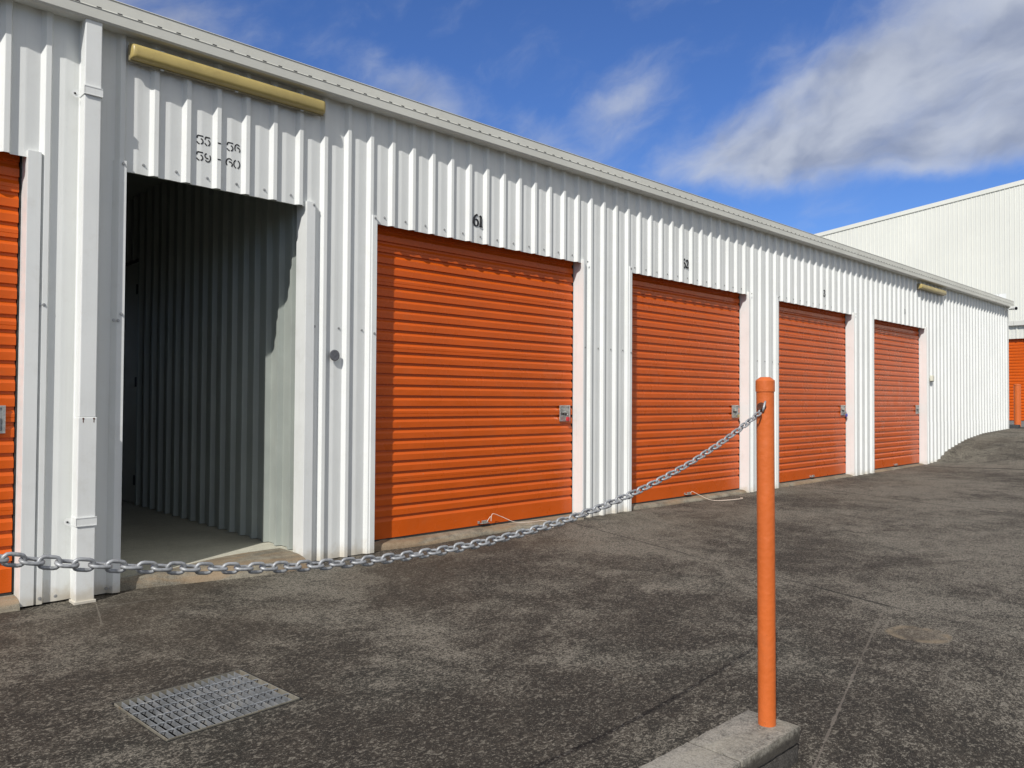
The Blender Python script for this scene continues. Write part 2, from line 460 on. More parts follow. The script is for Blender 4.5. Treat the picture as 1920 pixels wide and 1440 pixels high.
# aprons in front of the openings
def apron(x0, x1, prof, taper=.35, seed=0):
    rnd = random.Random(seed); n = max(4, int((x1 - x0) / .06)); rr = []
    off = 0
    for i in range(n + 1):
        x = x0 + (x1 - x0) * i / n
        k = sstep(x, x0 - .08, x0 + taper)
        off = off * .7 + rnd.uniform(-.006, .006)
        rr.append([(x, .03 + (y - .03) * k + (off if y < .02 else 0), z + (off * .4 if y < -.03 else 0)) for y, z in prof])
    m = MB().rings(rr, closed=False)
    return m.build('apron', APRON, bld, smooth=True)
PA = [(.2, -.002), (.10, -.014), (.05, -.016), (.005, -.020), (-.022, -.027), (-.042, -.038), (-.052, -.055), (-.056, -.14)]
for i, x in enumerate(DOORS):
    x1 = 1.072 if i == 0 else x + DW
    apron(x + .004, x1 - .002, PA if i < 2 else [(y if y > .04 else .04 + (y - .04) * .62, z) for y, z in PA], .5, i)
PC = [(.3, .001), (.04, -.001), (-.04, -.012), (-.10, -.03), (-.13, -.042), (-.15, -.058), (-.16, -.10), (-.165, -.16)]
apron(CX0 + .004, CX1 - .002, PC, 1.0, 11)

# opening flashings
def flashing(xl, xr, zt):
    for s in ('L', 'R'):
        if s == 'L':
            poly = [(xl - .070, .0), (xl - .042, -.036), (xl, -.036), (xl, .11), (xl - .004, .11), (xl - .004, -.002)]
            zb = base_z(xl)
        else:
            fw_ = .068 if xr < 3.2 else .022
            poly = [(xr, .11), (xr, -.036), (xr + fw_, -.036), (xr + fw_ + .006, -.002), (xr + .004, -.002), (xr + .004, .11)]
            zb = base_z(xr) + .002
        MB().prism(poly, lambda p, t: (p[0], p[1], t), zb, zt + .055 if s == 'L' else zt + .035).build('jamb_flashing', TRIM, bld, bevel=.0015)
for a, b, zt in OPEN: flashing(a, b, zt)

# roller doors -------------------------------------------------
RD = .092                                         # plane of the slat faces
SP = .0868                                        # slat spacing
def roller_door(i, xl, xr):
    w = xr - xl
    d = bpy.data.objects.new('roller_door', None); col.objects.link(d); d.parent = bld; d.location = (xl, RD, 0)
    rail_h = .135
    pts = [(0.012, .012), (0.0, .013), (0.0, rail_h - .006)]
    z = rail_h; k = 0
    pts_all = [(.014, .004), (0, .004)]
    while z < ZT + .10:
        # top of the face below ends at z, slopes back, groove, then step out below the next face
        pts_all += [(0.0, z), (.0150, z + .0235), (.0165, z + .0410), (.0, z + .0420)]
        if k in (3, 9, 15, 21, 24):                # lap seam
            pts_all += [(.0, z + .064), (.0025, z + .0655), (.0, z + .068)]
        z += SP; k += 1
    pts_all += [(0, z)]
    mb = MB()
    nx = 12
    rr = []
    for a in range(nx + 1):
        x = .004 + (w - .004 - .014) * a / nx
        wob = .0016 * math.sin(a * 1.7 + i) 
        rr.append([(x, y + wob * math.sin(zz * 2.1 + a), zz) for y, zz in pts_all])
    mb.rings(rr, closed=False)
    mb.build('curtain', ORANGE, d)
    MB().box((w - .010, .006, .0), (w - .0005, .05, ZT + .1)).build('guide', DARK, d)
    MB().box((.0005, .02, 0), (.003, .05, ZT + .1)).build('guide', DARK, d)
    s = MB().box((.006, .003, -.018), (w - .014, .012, .0035)); s.build('bottom_seal', DARK, d)
    # lock: pressed plate, recess, turn handle
    lx, lz = w - .207, .895
    p = MB()
    p.box((lx, -.014, lz), (lx + .147, -.001, lz + .014)); p.box((lx, -.014, lz + .142), (lx + .147, -.001, lz + .156))
    p.box((lx, -.014, lz + .014), (lx + .014, -.001, lz + .142)); p.box((lx + .130, -.014, lz + .014), (lx + .147, -.001, lz + .142))
    p.box((lx + .014, -.004, lz + .014), (lx + .130, -.001, lz + .142))
    p.build('lock_plate', STEEL, d, bevel=.003)
    h = MB().box((lx + .03, -.020, lz + .080), (lx + .112, -.006, lz + .098)).box((lx + .020, -.013, lz + .108), (lx + .075, -.005, lz + .130))
    h.lathe([(.012, -.026), (.014, -.022), (.014, -.004)], (lx + .072, 0, lz + .089), 16, axis='y').box((lx + .092, -.030, lz + .03), (lx + .104, -.005, lz + .105))
    h.build('lock_handle', STEEL, d, bevel=.002)
    k2 = MB().box((lx + .018, -.0062, lz + .064), (lx + .072, -.0042, lz + .076)); k2.build('lock_slot', DARK, d)
    # lifting handle on the bottom rail
    hx = w * .5 - .03
    b = MB().box((hx, -.032, .016), (hx + .10, -.001, .022)).box((hx + .02, -.028, .022), (hx + .085, -.010, .044)).box((hx - .02, -.012, .018), (hx, -.001, .040))
    b.build('lift_handle', STEEL, d, bevel=.002)
    return d
for i, x in enumerate(DOORS):
    roller_door(i, x, 1.072 if i == 0 else x + DW)

# padlocks
def padlock(x, z, m, label, tilt, s=1.0):
    r = empty('padlock', label, 'padlock', (x, RD - .036, z))
    r.rotation_euler = (0, tilt, 0); r.scale = (s, s, s)
    b = MB().box((-.016, -.009, -.050), (.016, .009, -.016)); b.build('body', m, r, bevel=.004)
    pts = [(-.009, 0, -.018), (-.009, 0, .000)] + [(-.009 * math.cos(a), 0, .009 * math.sin(a)) for a in (.4, .8, 1.2, 1.57, 1.9, 2.3, 2.7)] + [(.009, 0, 0), (.009, 0, -.018)]
    MB().tube(pts, .0028, 8).build('shackle', STEEL, r, smooth=True)
padlock(DOORS[1] + DW - .115, .955, REDL, 'small red padlock hanging from the lock of the door numbered 61', .1, 1.15)
padlock(DOORS[2] + DW - .100, .945, BRASS, 'small brass padlock hanging from the lock of the door numbered 62', -.08)
padlock(DOORS[3] + DW - .085, .935, BLUEL, 'small blue padlock hanging from the lock of the door numbered 63', -.35, 1.3)

# pull cords
def cord(pts, label, loc):
    c = MB()
    P = [Vector(p) for p in pts]; fine = []
    for i in range(len(P) - 1):
        p0, p1, p2, p3 = P[max(i - 1, 0)], P[i], P[i + 1], P[min(i + 2, len(P) - 1)]
        for k in range(6):
            t = k / 6
            fine.append(.5 * ((2 * p1) + (p2 - p0) * t + (2 * p0 - 5 * p1 + 4 * p2 - p3) * t * t + (3 * p1 - p0 - 3 * p2 + p3) * t ** 3))
    fine.append(P[-1])
    c.tube([tuple(p - Vector(loc)) for p in fine], .0026, 6)
    o = c.build('pull_cord', CORD, smooth=True); o.location = loc
    tag(o, label, 'cord', 'pull cords on the door handles')
hx = DOORS[1] + DW / 2
cord([(hx + .03, .055, .03), (hx + .07, .050, .075), (hx + .075, .050, .03), (hx + .09, .048, .095), (hx + .18, .03, .065), (hx + .30, -.02, .010), (hx + .45, -.07, .0), (hx + .62, -.10, -.002), (hx + .64, -.17, -.055), (hx + .52, -.15, -.052), (hx + .40, -.13, -.050)],
     'pale frayed cord trailing from the handle of the door numbered 61 onto the concrete', (hx, 0, 0))
hx = DOORS[2] + DW / 2
cord([(hx + .03, .055, .03), (hx + .06, .05, .05), (hx + .12, 0, .012), (hx + .20, -.12, -.045), (hx + .40, -.22, -.048), (hx + .66, -.25, -.050), (hx + .70, -.20, -.048), (hx + .62, -.27, -.048), (hx + .35, -.25, -.046), (hx + .18, -.16, -.045)],
     'pale cord looped on the ground below the handle of the door numbered 62', (hx, 0, 0))

# gutter -------------------------------------------------------
g = MB(); GY = -.136; Z0, Z1 = 3.288, 3.432
poly = [(-.002, 3.296), (-.10, 3.278), (-.126, 3.281), (GY, Z0 + .004), (GY - .001, 3.345), (GY - .005, 3.352), (GY - .001, 3.358), (GY + .002, 3.424), (GY - .003, 3.428), (GY, Z1), (GY + .014, Z1 - .001), (GY + .010, 3.40), (-.125, 3.30), (-.002, 3.31)]
JO = [WX0 - .08, .55, 6.60, 12.70, WX1 + .07]
for a, b in zip(JO, JO[1:]):
    g.prism(poly, lambda p, t: (t, p[0], p[1]), a + .0015, b - .0015)
for j in JO[1:-1]:
    g.prism([(y * .985 + .0, z) for y, z in poly], lambda p, t: (t, p[0], p[1]), j - .0022, j + .0022, 1)
x = WX0
while x < WX1:
    if min(abs(x - j) for j in JO) > .03:
        g.box((x - .013, GY - .0045, 3.3545), (x + .013, GY + .001, 3.3605), 1)
    x += .1135
# end caps
for e in (WX0 - .083, WX1 + .07):
    g.box((e, GY + .002, 3.29), (e + .003, -.002, 3.428))
go = g.build('gutter', [GUT, DARK], bld)

# downpipe -----------------------------------------------------
dp = MB()
dp.box((1.331, -.118, .985), (1.421, -.032, 3.29))
dp.box((1.326, -.123, -.070), (1.426, -.031, .985))
dpo = dp.build('downpipe', TRIM, bld, bevel=.005)
MB().box((1.318, -.132, -.088), (1.433, -.030, -.060)).build('pipe_foot', TRIM, dpo, bevel=.002)
for xr_ in (1.352, 1.408):
    MB().lathe([(.0055, -.1245), (.0055, -.1228)], (xr_, 0, .977), 8, axis='y').box((xr_ - .0022, -.1238, .955), (xr_ + .0022, -.1229, .975)).build('rusty_rivet', RUST, dpo)
for zc in (2.867, .389):
    b = MB()
    e = .0 if zc < 1 else .005
    b.box((1.324 + e, -.1285, zc - .025), (1.4285 - e, -.124 + e * .9, zc + .025))
    b.box((1.3215 + e, -.1285, zc - .025), (1.3255 + e, -.030, zc + .025)).box((1.4285 - e, -.1285, zc - .025), (1.431 - e, -.030, zc + .025))
    b.box((1.322 + e, -.1305, zc - .025), (1.430 - e, -.1287, zc - .020)).box((1.322 + e, -.1305, zc + .020), (1.430 - e, -.1287, zc + .025))
    b.lathe([(.022, -.0335), (.022, -.0305)], (1.310, 0, zc - .006), 20, axis='y')
    b.lathe([(.006, -.038), (.006, -.0335)], (1.303, 0, zc - .006), 8, 1, axis='y')
    b.build('pipe_bracket', [TRIM, DARK], dpo)

# screws -------------------------------------------------------
scm = MB().lathe([(.0095, 0), (.0095, -.0016)], n=12, axis='y').lathe([(.0058, -.0016), (.0058, -.0075)], n=6, axis='y').mesh('screw', SCREW)
def screw(x, z, y=None):
    o = bpy.data.objects.new('screw', scm); col.objects.link(o); o.parent = bld
    o.location = (x, (wy(x) if y is None else y) - .0005, z)
def pan_centres(a, b):
    k = math.ceil((a - PH) / PITCH - .6)
    while PH + (k + .6) * PITCH < b:
        yield PH + (k + .6) * PITCH; k += 1
for a, b, zt in OPEN[:5]:
    for x in pan_centres(a + .02, b - .02):
        if x > .2 and x < 11.6: screw(x, zt + .06)
for x in [1.15, 1.165]: screw(x, 1.62)
for x in (1.53, 1.555): screw(x, 1.56, -.0375)
for a, b in ((2.82, 3.38), (5.83, 6.56), (9.02, 9.74)):
    for x in pan_centres(a, b): screw(x, 1.62)
for x in (1.515, 1.54, 1.17, 1.25): screw(x, -.03, -.030)
for a, b, zt in OPEN[1:5]:
    screw(a - .02, zt + .035, -.0375); screw(a - .02, 1.60, -.0375); screw(b + .055, zt + .015, -.0375)

# stencilled unit range on the sheet ----------------------------
def arc(cx, cy, rx, ry, a0, a1, n=10):
    return [(cx + rx * math.cos(R(a0 + (a1 - a0) * i / n)), cy + ry * math.sin(R(a0 + (a1 - a0) * i / n))) for i in range(n + 1)]
ST = {  # unit cell: width 1, height 1.35
    '5': [[(.02, .86), (.14, 1.32)], [(.14, 1.32), (1.0, 1.30)], arc(.50, .44, .46, .44, 78, -75), arc(.46, .44, .44, .44, 235, 190)[::-1] if False else arc(.48, .44, .46, .44, -95, -165)],
    '6': [arc(.5, .66, .47, .66, 40, 225), arc(.52, .40, .45, .40, 100, -50), [(.42, .80), (.60, .80)]],
    '9': [arc(.5, .68, .47, .66, 220, 405)[::-1], arc(.48, .94, .44, .40, 110, 255), [(.36, .56), (.62, .55)]],
    '0': [arc(.5, .66, .48, .66, 108, 255), arc(.5, .66, .48, .66, 72, -75)],
    '-': [[(.0, .62), (1.0, .62)]]}
def ribbon(mb, pts, w, fn):
    P = [Vector(p) for p in pts]; L = []
    dense = [P[0]]
    for a, b in zip(P, P[1:]):
        n = max(1, int((b - a).length / (w * .5)))
        for k in range(1, n + 1): dense.append(a.lerp(b, k / n))
    for i, p in enumerate(dense):
        a = dense[max(i - 1, 0)]; b = dense[min(i + 1, len(dense) - 1)]
        d = (b - a).normalized(); nn = Vector((-d.y, d.x)) * w / 2
        L.append((p + nn, p - nn))
    vs = []
    for a, b in L: vs += [fn(a), fn(b)]
    mb.add(vs, [(2 * i, 2 * i + 1, 2 * i + 3, 2 * i + 2) for i in range(len(L) - 1)])
for row, (zb, items) in enumerate([(2.745, [('5', 2.022, .042), ('5', 2.075, .037), ('-', 2.150, .022), ('5', 2.223, .042), ('6', 2.276, .040)]),
                                   (2.638, [('5', 2.022, .042), ('9', 2.075, .042), ('-', 2.150, .022), ('6', 2.218, .044), ('0', 2.270, .046)])]):
    mb = MB()
    for q, (ch, x0, w) in enumerate(items):
        hsc = .0545 / 1.35
        zz = zb - (x0 - 2.02) * .0
        for pts in ST[ch]:
            ribbon(mb, [(x0 + u * w, zz + v * hsc) for u, v in pts], .0082,
                   lambda p: (p.x, wy(p.x) - .0018, p.y))
        if q in (1, 2, 4):
            mb.build('stencil_lettering', STENCIL, wallo); mb = MB()

# raised numerals ------------------------------------------------
NUM = {
    '6': [([(.82, 1.62), (.62, 1.66), (.38, 1.50), (.16, 1.15), (.10, .80), (.12, .40), (.28, .12), (.50, .04), (.72, .12), (.88, .40), (.88, .66), (.74, .92), (.52, 1.02), (.34, .94)], [.10, .20, .20, .22, .24, .24, .18, .14, .18, .24, .24, .18, .12, .06])],
    '1': [([(.46, 1.56), (.46, .04)], [.26, .26]), ([(.16, 1.48), (.46, 1.58)], [.08, .22]), ([(.20, .04), (.74, .04)], [.12, .12])],
    '2': [([(.14, 1.20), (.22, 1.50), (.50, 1.62), (.78, 1.50), (.86, 1.18), (.72, .78), (.40, .38), (.12, .10)], [.22, .14, .12, .20, .24, .20, .14, .10]), ([(.12, .12), (.60, .14), (.92, .10), (.94, .38)], [.20, .24, .18, .10])],
    '3': [([(.14, 1.34), (.30, 1.58), (.56, 1.60), (.78, 1.38), (.72, 1.04), (.44, .90), (.72, .82), (.88, .50), (.78, .16), (.46, .04), (.18, .12), (.12, .32)], [.20, .12, .12, .22, .18, .10, .18, .24, .22, .12, .14, .20])],
    '4': [([(.66, .02), (.66, 1.60)], [.24, .22]), ([(.64, 1.58), (.06, .50)], [.10, .10]), ([(.04, .46), (.94, .46)], [.12, .12])]}
def numeral_sign(x0, z0, txt, sc_, label):
    r = empty('unit_number', label, 'number sign', (x0, 0, z0), 'unit numbers above the roller doors')
    for k, ch in enumerate(txt):
        mb = MB()
        for pts, ws in NUM[ch]:
            vs = []; n = len(pts); P = [Vector(p) for p in pts]
            fr = []; bk = []
            for i, p in enumerate(P):
                d = (P[min(i + 1, n - 1)] - P[max(i - 1, 0)]).normalized(); nn = Vector((-d.y, d.x)) * ws[i] * .6
                for q in (p + nn, p - nn):
                    fr.append(((q.x + k * .98) * sc_, -.013, q.y * sc_)); bk.append(((q.x + k * .98) * sc_, -.007, q.y * sc_))
            N = len(fr)
            fs = [(2 * i, 2 * i + 1, 2 * i + 3, 2 * i + 2) for i in range(n - 1)]
            fs += [(N + 2 * i + 1, N + 2 * i, N + 2 * i + 2, N + 2 * i + 3) for i in range(n - 1)]
            fs += [(2 * i, 2 * i + 2, N + 2 * i + 2, N + 2 * i) for i in range(n - 1)] + [(2 * i + 1, N + 2 * i + 1, N + 2 * i + 3, 2 * i + 3) for i in range(n - 1)]
            fs += [(0, N, N + 1, 1), (N - 2, N - 1, 2 * N - 1, 2 * N - 2)]
            mb.add(fr + bk, fs)
        # fixing stud behind
        mb.lathe([(.003, -.007), (.003, .002)], (((.5 + k * .98) * sc_), 0, (1.0 if ch != '1' else .8) * sc_), 6, axis='y')
        mb.build('numeral', BLACK, r)
numeral_sign(4.392, 2.588, '61', .060, 'black raised numerals reading 61 above the nearest complete roller door')
numeral_sign(7.545, 2.614, '62', .060, 'black raised numerals reading 62 above the second complete roller door')
numeral_sign(11.095, 2.632, '63', .060, 'black raised numerals reading 63 above the third complete roller door')
numeral_sign(14.250, 2.628, '64', .060, 'black raised numerals reading 64 above the farthest roller door of the row')

# corridor interior ---------------------------------------------
ci = MB()
XR = 2.850
ribbed(ci, .06, 3.40, .004, 3.2, lambda s, d, z: (XR - d, s, z), mi=0, ph=.02, prof=PROFI)
ribbed(ci, 3.40, 4.35, 2.53, 3.2, lambda s, d, z: (XR - d, s, z), mi=0, ph=.02, prof=PROFI)
ribbed(ci, 4.35, 8.98, .004, 3.2, lambda s, d, z: (XR - d, s, z), mi=0, ph=.02, prof=PROFI)
ribbed(ci, .06, 8.98, .004, 3.2, lambda s, d, z: (1.54 + d, s, z), mi=0, ph=.07, prof=PROFI)
ci.build('corridor_lining', INNER, bld)
MB().box((1.45, .05, 3.2), (2.95, 8.95, 3.23)).box((1.60, .02, CZT + .01), (2.80, .05, CZT + .14)).build('corridor_ceiling', INNER, bld)
cd = bpy.data.objects.new('corridor_door', None); col.objects.link(cd); cd.parent = bld; cd.location = (XR, 3.44, 0)
MB().box((-.022, 0, .012), (.015, .86, 2.50)).build('door_leaf', INDOOR, cd, bevel=.002)
MB().box((-.018, -.045, 0), (.02, -.004, 2.53)).box((-.018, .864, 0), (.02, .91, 2.53)).box((-.018, -.045, 2.504), (.02, .91, 2.54)).build('door_frame', DARK, cd)
for hz in (2.22, 1.26, .25):
    MB().box((-.030, -.030, hz - .05), (-.0225, .045, hz + .05)).build('hinge', DARK, cd)

# ------------------------------------------------------------------ things fixed on the wall
def strip_light(x0, x1, z0, z1, label):
    L = x1 - x0; H = z1 - z0
    r = empty('strip_light', label, 'wall light', (x0, 0, (z0 + z1) / 2), 'strip lights under the gutter')
    MB().box((0, -.062, -H / 2), (L, -.030, H / 2)).box((-.004, -.0645, -H / 2 - .004), (L + .004, -.058, H / 2 + .004)).build('tray', LAMPBASE, r, bevel=.003)
    prof = []
    for k in range(13):
        a = math.pi * (k / 12) - math.pi / 2
        s, c = math.sin(a), math.cos(a)
        prof.append((-.0645 - .052 * abs(c) ** .55, (H / 2 - .004) * (1 if s > 0 else -1) * abs(s) ** .6))
    rr = []
    for t, k in ((.002, .55), (.006, .80), (.014, .94), (.03, 1.0), (L - .03, 1.0), (L - .014, .94), (L - .006, .80), (L - .002, .55)):
        rr.append([(t, -.0645 + (y + .0645) * k, z * (.9 + .1 * k)) for y, z in prof])
    MB().rings(rr).build('diffuser', DIFF, r, smooth=True, autos=60)
    c = MB()
    for t in (.18, L / 2, L - .18):
        c.box((t, -.067, H / 2 + .002), (t + .022, -.055, H / 2 + .012)).box((t, -.067, -H / 2 - .010), (t + .022, -.055, -H / 2 - .002))
    c.build('clips', STEEL, r)
strip_light(1.588, 2.905, 3.135, 3.235, 'long yellowed strip light under the gutter above the open corridor')
strip_light(14.88, 16.20, 3.125, 3.220, 'distant yellowed strip light under the gutter past the last orange door')

v = MB().lathe([(.041, -.030), (.041, -.033), (.036, -.0355), (.030, -.0345)], n=32, axis='y').lathe([(.008, -.034), (.008, -.037)], n=12, axis='y')
vo = v.build('wall_disc', DISC, autos=40, smooth=True); vo.location = (3.04, 0, 1.417)
tag(vo, 'small round grey metal disc on the white wall right of the open corridor', 'disc')

bx = MB().box((-.045, -.075, -.05), (.045, -.030, .05)).box((-.035, -.070, -.062), (.035, -.035, -.0502), 1)
bo = bx.build('switch_box', [CREAM, DARK], bevel=.004); bo.location = (15.57, 0, 1.545)
tag(bo, 'small cream plastic box on the blank white wall right of the last door', 'box')

c = empty('security_camera', 'small white bullet security camera under the far end of the gutter', 'camera', (20.45, -.03, 3.245))
b = MB().lathe([(.040, 0), (.040, -.012), (.02, -.018)], n=20, axis='y').tube([(0, -.012, 0), (0, -.07, -.004), (.0, -.10, .0)], .014, 10)
b.build('bracket', TRIM, c, smooth=True, autos=40)
d = Vector((-.62, -.75, -.12)).normalized()
ctr = Vector((0.02, -.15, .0))
b = MB().tube([tuple(ctr - d * .09), tuple(ctr - d * .085), tuple(ctr + d * .09), tuple(ctr + d * .105)], [.03, .04, .04, .042], 20); b.build('body', TRIM, c, smooth=True, autos=40)
b = MB().tube([tuple(ctr + d * .100), tuple(ctr + d * .109)], .036, 20); b.build('lens', GLASS, c)

# ------------------------------------------------------------------ block kerb wall, bollard and chain
bw = empty('block_kerb_wall', 'low concrete block wall with weathered capping under the near orange bollard', 'low wall', (2.561, -3.71, 0))
TOPZ = .008; BY0, BY1 = -3.806, -3.612
def wpt(p): return (p[0] - 2.561, p[1] + 3.71, p[2])
def rough_block(mb, a, b, amp=.0014, n=(14, 8, 2), seed=0):
    """box with softened, slightly irregular faces"""
    rnd = random.Random(seed)
    nx, ny, nz = n
    def P(i, j, k):
        x = a[0] + (b[0] - a[0]) * i / nx; y = a[1] + (b[1] - a[1]) * j / ny; z = a[2] + (b[2] - a[2]) * k / nz
        rr = random.Random(hash((i, j, k, seed)) & 0xffff)
        x += rr.uniform(-amp, amp); y += rr.uniform(-amp, amp); z += rr.uniform(-amp, amp) * .5
        e = (i in (0, nx)) + (j in (0, ny)) + (k in (0, nz))
        if e >= 2:
            cx, cy, cz = [(a[q] + b[q]) / 2 for q in range(3)]
            s = .0022
            x += s * (1 if x < cx else -1) * (i in (0, nx)); y += s * (1 if y < cy else -1) * (j in (0, ny)); z += s * (1 if z < cz else -1) * (k in (0, nz))
        return (x, y, z)
    idx = {}; vs = []
    def V(i, j, k):
        if (i, j, k) not in idx: idx[(i, j, k)] = len(vs); vs.append(wpt(P(i, j, k)))
        return idx[(i, j, k)]
    fs = []
    for i in range(nx):
        for j in range(ny):
            fs += [(V(i, j, nz), V(i + 1, j, nz), V(i + 1, j + 1, nz), V(i, j + 1, nz)), (V(i, j + 1, 0), V(i + 1, j + 1, 0), V(i + 1, j, 0), V(i, j, 0))]
    for i in range(nx):
        for k in range(nz):
            fs += [(V(i, 0, k), V(i + 1, 0, k), V(i + 1, 0, k + 1), V(i, 0, k + 1)), (V(i + 1, ny, k), V(i, ny, k), V(i, ny, k + 1), V(i + 1, ny, k + 1))]
    for j in range(ny):
        for k in range(nz):
            fs += [(V(nx, j, k), V(nx, j + 1, k), V(nx, j + 1, k + 1), V(nx, j, k + 1)), (V(0, j + 1, k), V(0, j, k), V(0, j, k + 1), V(0, j + 1, k + 1))]
    mb.add(vs, fs)
x1 = 2.561
for k in range(9):
    x0 = x1 - .384
    m = MB(); rough_block(m, (x0 + .003, BY0, TOPZ - .055), (x1 - .003, BY1, TOPZ), seed=k)
    m.build('cap_block', BLOCK, bw, smooth=True, autos=50)
    if k < 8:
        mm = MB(); rough_block(mm, (x0 + .003, BY0 + .004, -.42), (x1 - .006, BY1 - .004, TOPZ - .064), seed=k + 50, n=(10, 6, 6))
        mm.build('wall_block', BLOCKLOW, bw, smooth=True, autos=50)
    x1 = x0
MB().add([], []) 
mo = MB().box((-9 * .384 + .01, -.085, -.40), (-.012, .088, TOPZ - .006)); mo.build('mortar', BLOCKLOW, bw)

def bollard(x, y, z0, z1, rad, capr, caph, lean, label, bolt=True):
    r = empty('bollard', label, 'bollard', (x, y, z0), 'orange bollards')
    r.rotation_euler = lean
    h = z1 - z0
    MB().lathe([(rad, -.02), (rad, h - caph)], n=40).build('pole', ORPOST, r, smooth=True, autos=40)
    prof = [(rad + .0008, h - caph - .004), (capr, h - caph - .0035), (capr, h - .0125), (capr * .95, h - .0105), (capr * .55, h - .001), (capr * .48, h), (.0005, h)]
    MB().lathe(prof, n=40).build('cap', ORPOST, r, smooth=True, autos=30)
    if bolt:
        s = MB()
        # washer ring + hex head on the side facing the chain
        s.lathe([(.0150, -rad - .004), (.0150, -rad + .008)], (0, -.002, 1.082 - z0), 20, axis='x')
        s.lathe([(.0105, -rad - .014), (.0105, -rad - .004)], (0, -.002, 1.082 - z0), 6, axis='x')
        s.build('bolt', RUST, r)
    return r
bollard(2.487, -3.722, .008, 1.183, .0293, .0318, .046, (0, R(-.6), 0), 'near orange steel bollard on the block wall with a chain bolted to it')
bollard(-.38, -3.722, .008, 1.183, .0305, .0330, .050, (0, 0, 0), 'orange bollard at the left end of the chain')
bollard(22.0, .10, .46, 1.56, .074, .078, .030, (0, 0, 0), 'thick orange bollard beyond the far corner of the building', False)

def chain():
    A = 3.4; XM = 1.05; ZM = .775
    r = empty('chain', 'galvanised steel chain sagging between the orange bollards', 'chain', (XM, -3.722, ZM))
    f = lambda x: A * (math.cosh((x - XM) / A) - 1)
    # link mesh
    rad = .00305; L = .0355 / 2 - rad; W = .0225 / 2 - rad
    pts = []
    for k in range(7):
        a = -math.pi / 2 + math.pi * k / 6; pts.append(((L - W) + W * math.cos(a), 0, W * math.sin(a)))
    for k in range(7):
        a = math.pi / 2 + math.pi * k / 6; pts.append((-(L - W) + W * math.cos(a), 0, W * math.sin(a)))
    lm = MB().tube(pts, [rad] * len(pts), 10, loop=True)
    mesh = lm.mesh('link', GALV, smooth=True)
    s = 0; x = 2.446; step = .0236; i = 0; rnd = random.Random(3)
    xs = []
    while x > -.345:
        sl = math.sinh((x - XM) / A); xs.append((x, f(x), sl)); x -= step / math.sqrt(1 + sl * sl)
    rest = MB()
    for i, (x, z, sl) in enumerate(xs):
        roll = (0 if i % 2 == 0 else math.pi / 2) + rnd.uniform(-.16, .16) + .18
        M = Matrix.Translation((x - XM, rnd.uniform(-.0008, .0008), z)) @ Matrix.Rotation(-math.atan(sl), 4, 'Y') @ Matrix.Rotation(roll, 4, 'X')
        if i < 98:
            o = bpy.data.objects.new('link', mesh); col.objects.link(o); o.parent = r; o.matrix_local = M
        else:
            rest.add([tuple(M @ Vector(p)) for p in lm.v], lm.f)
    ro = rest.build('links', GALV, r, smooth=True); ro['kind'] = 'stuff'
    # last link, hooked over the bolt
    o = bpy.data.objects.new('link', mesh); col.objects.link(o); o.parent = r
    o.matrix_local = Matrix.Translation((2.4515 - XM, -.009, 1.0835 - ZM)) @ Matrix.Rotation(R(-62), 4, 'Y') @ Matrix.Rotation(.5, 4, 'X') @ Matrix.Scale(1.25, 4)
chain()

# ------------------------------------------------------------------ far kerb, shed and warehouse
k = MB().prism([(-.10, 0), (-.10, .07), (-.06, .10), (.08, .10), (.12, .06), (.12, 0)], lambda p, t: (p[0], t, p[1]), -.10, .55)
ko = k.build('kerb_block', KERB, bevel=.01); ko.location = (21.3, 0, .49)
tag(ko, 'dark low kerb block on the ramp crest at the far corner of the building', 'kerb')

sh = empty('shed', 'low white shed with an orange roller door seen past the far corner', 'building', (26, 0, .5))
SX = 26.0; DY0, DY1 = -.7, 1.75
def loc(mb): mb.v = [(x - SX, y, z - .5) for x, y, z in mb.v]; return mb
w = MB()
fS = lambda s, d, z: (SX - d, s, z)
ribbed(w, -8, DY0, .4, 3.42, fS, .2, .05); ribbed(w, DY0, DY1, 2.945, 3.42, fS, .2, .05); ribbed(w, DY1, 12, .4, 3.42, fS, .2, .05)
ribbed(w, SX, SX + 9, .4, 3.42, lambda s, d, z: (s, -8 - d, z), .2, 0)
loc(w).build('wall', FARWHITE, sh)
c_ = MB(); z = .60; pp = [(0.03, .60)]
while z < 3.0:
    pp += [(.0, z), (.0, z + .050), (.0135, z + .066), (.0135, z + .084)]; z += SP
c_.rings([[(SX + .09 + a, y, zz) for a, zz in pp] for y in (DY0 + .01, DY1 - .01)], closed=False)
loc(c_).build('roller_door', ORANGE, sh)
loc(MB().box((SX - .02, DY0 - 2, .3), (SX + .3, DY1 + 2, .585))).build('plinth', ROADC, sh)
gg = MB().prism([(SX, 3.315), (SX - .11, 3.305), (SX - .125, 3.32), (SX - .125, 3.445), (SX - .118, 3.455), (SX - .105, 3.45), (SX - .10, 3.33), (SX, 3.335)], lambda p, t: (p[0], t, p[1]), -8.1, 1.085)
gg.prism([(SX, 3.315), (SX - .11, 3.305), (SX - .125, 3.32), (SX - .125, 3.445), (SX - .118, 3.455), (SX - .105, 3.45), (SX - .10, 3.33), (SX, 3.335)], lambda p, t: (p[0], t, p[1]), 1.09, 12)
loc(gg).build('gutter', GUT, sh)
loc(MB().add([(SX - .05, -8, 3.42), (SX + 9, -8, 3.50), (SX + 9, 12, 3.50), (SX - .05, 12, 3.42)], [(0, 1, 2, 3)])).build('roof', GUT, sh)

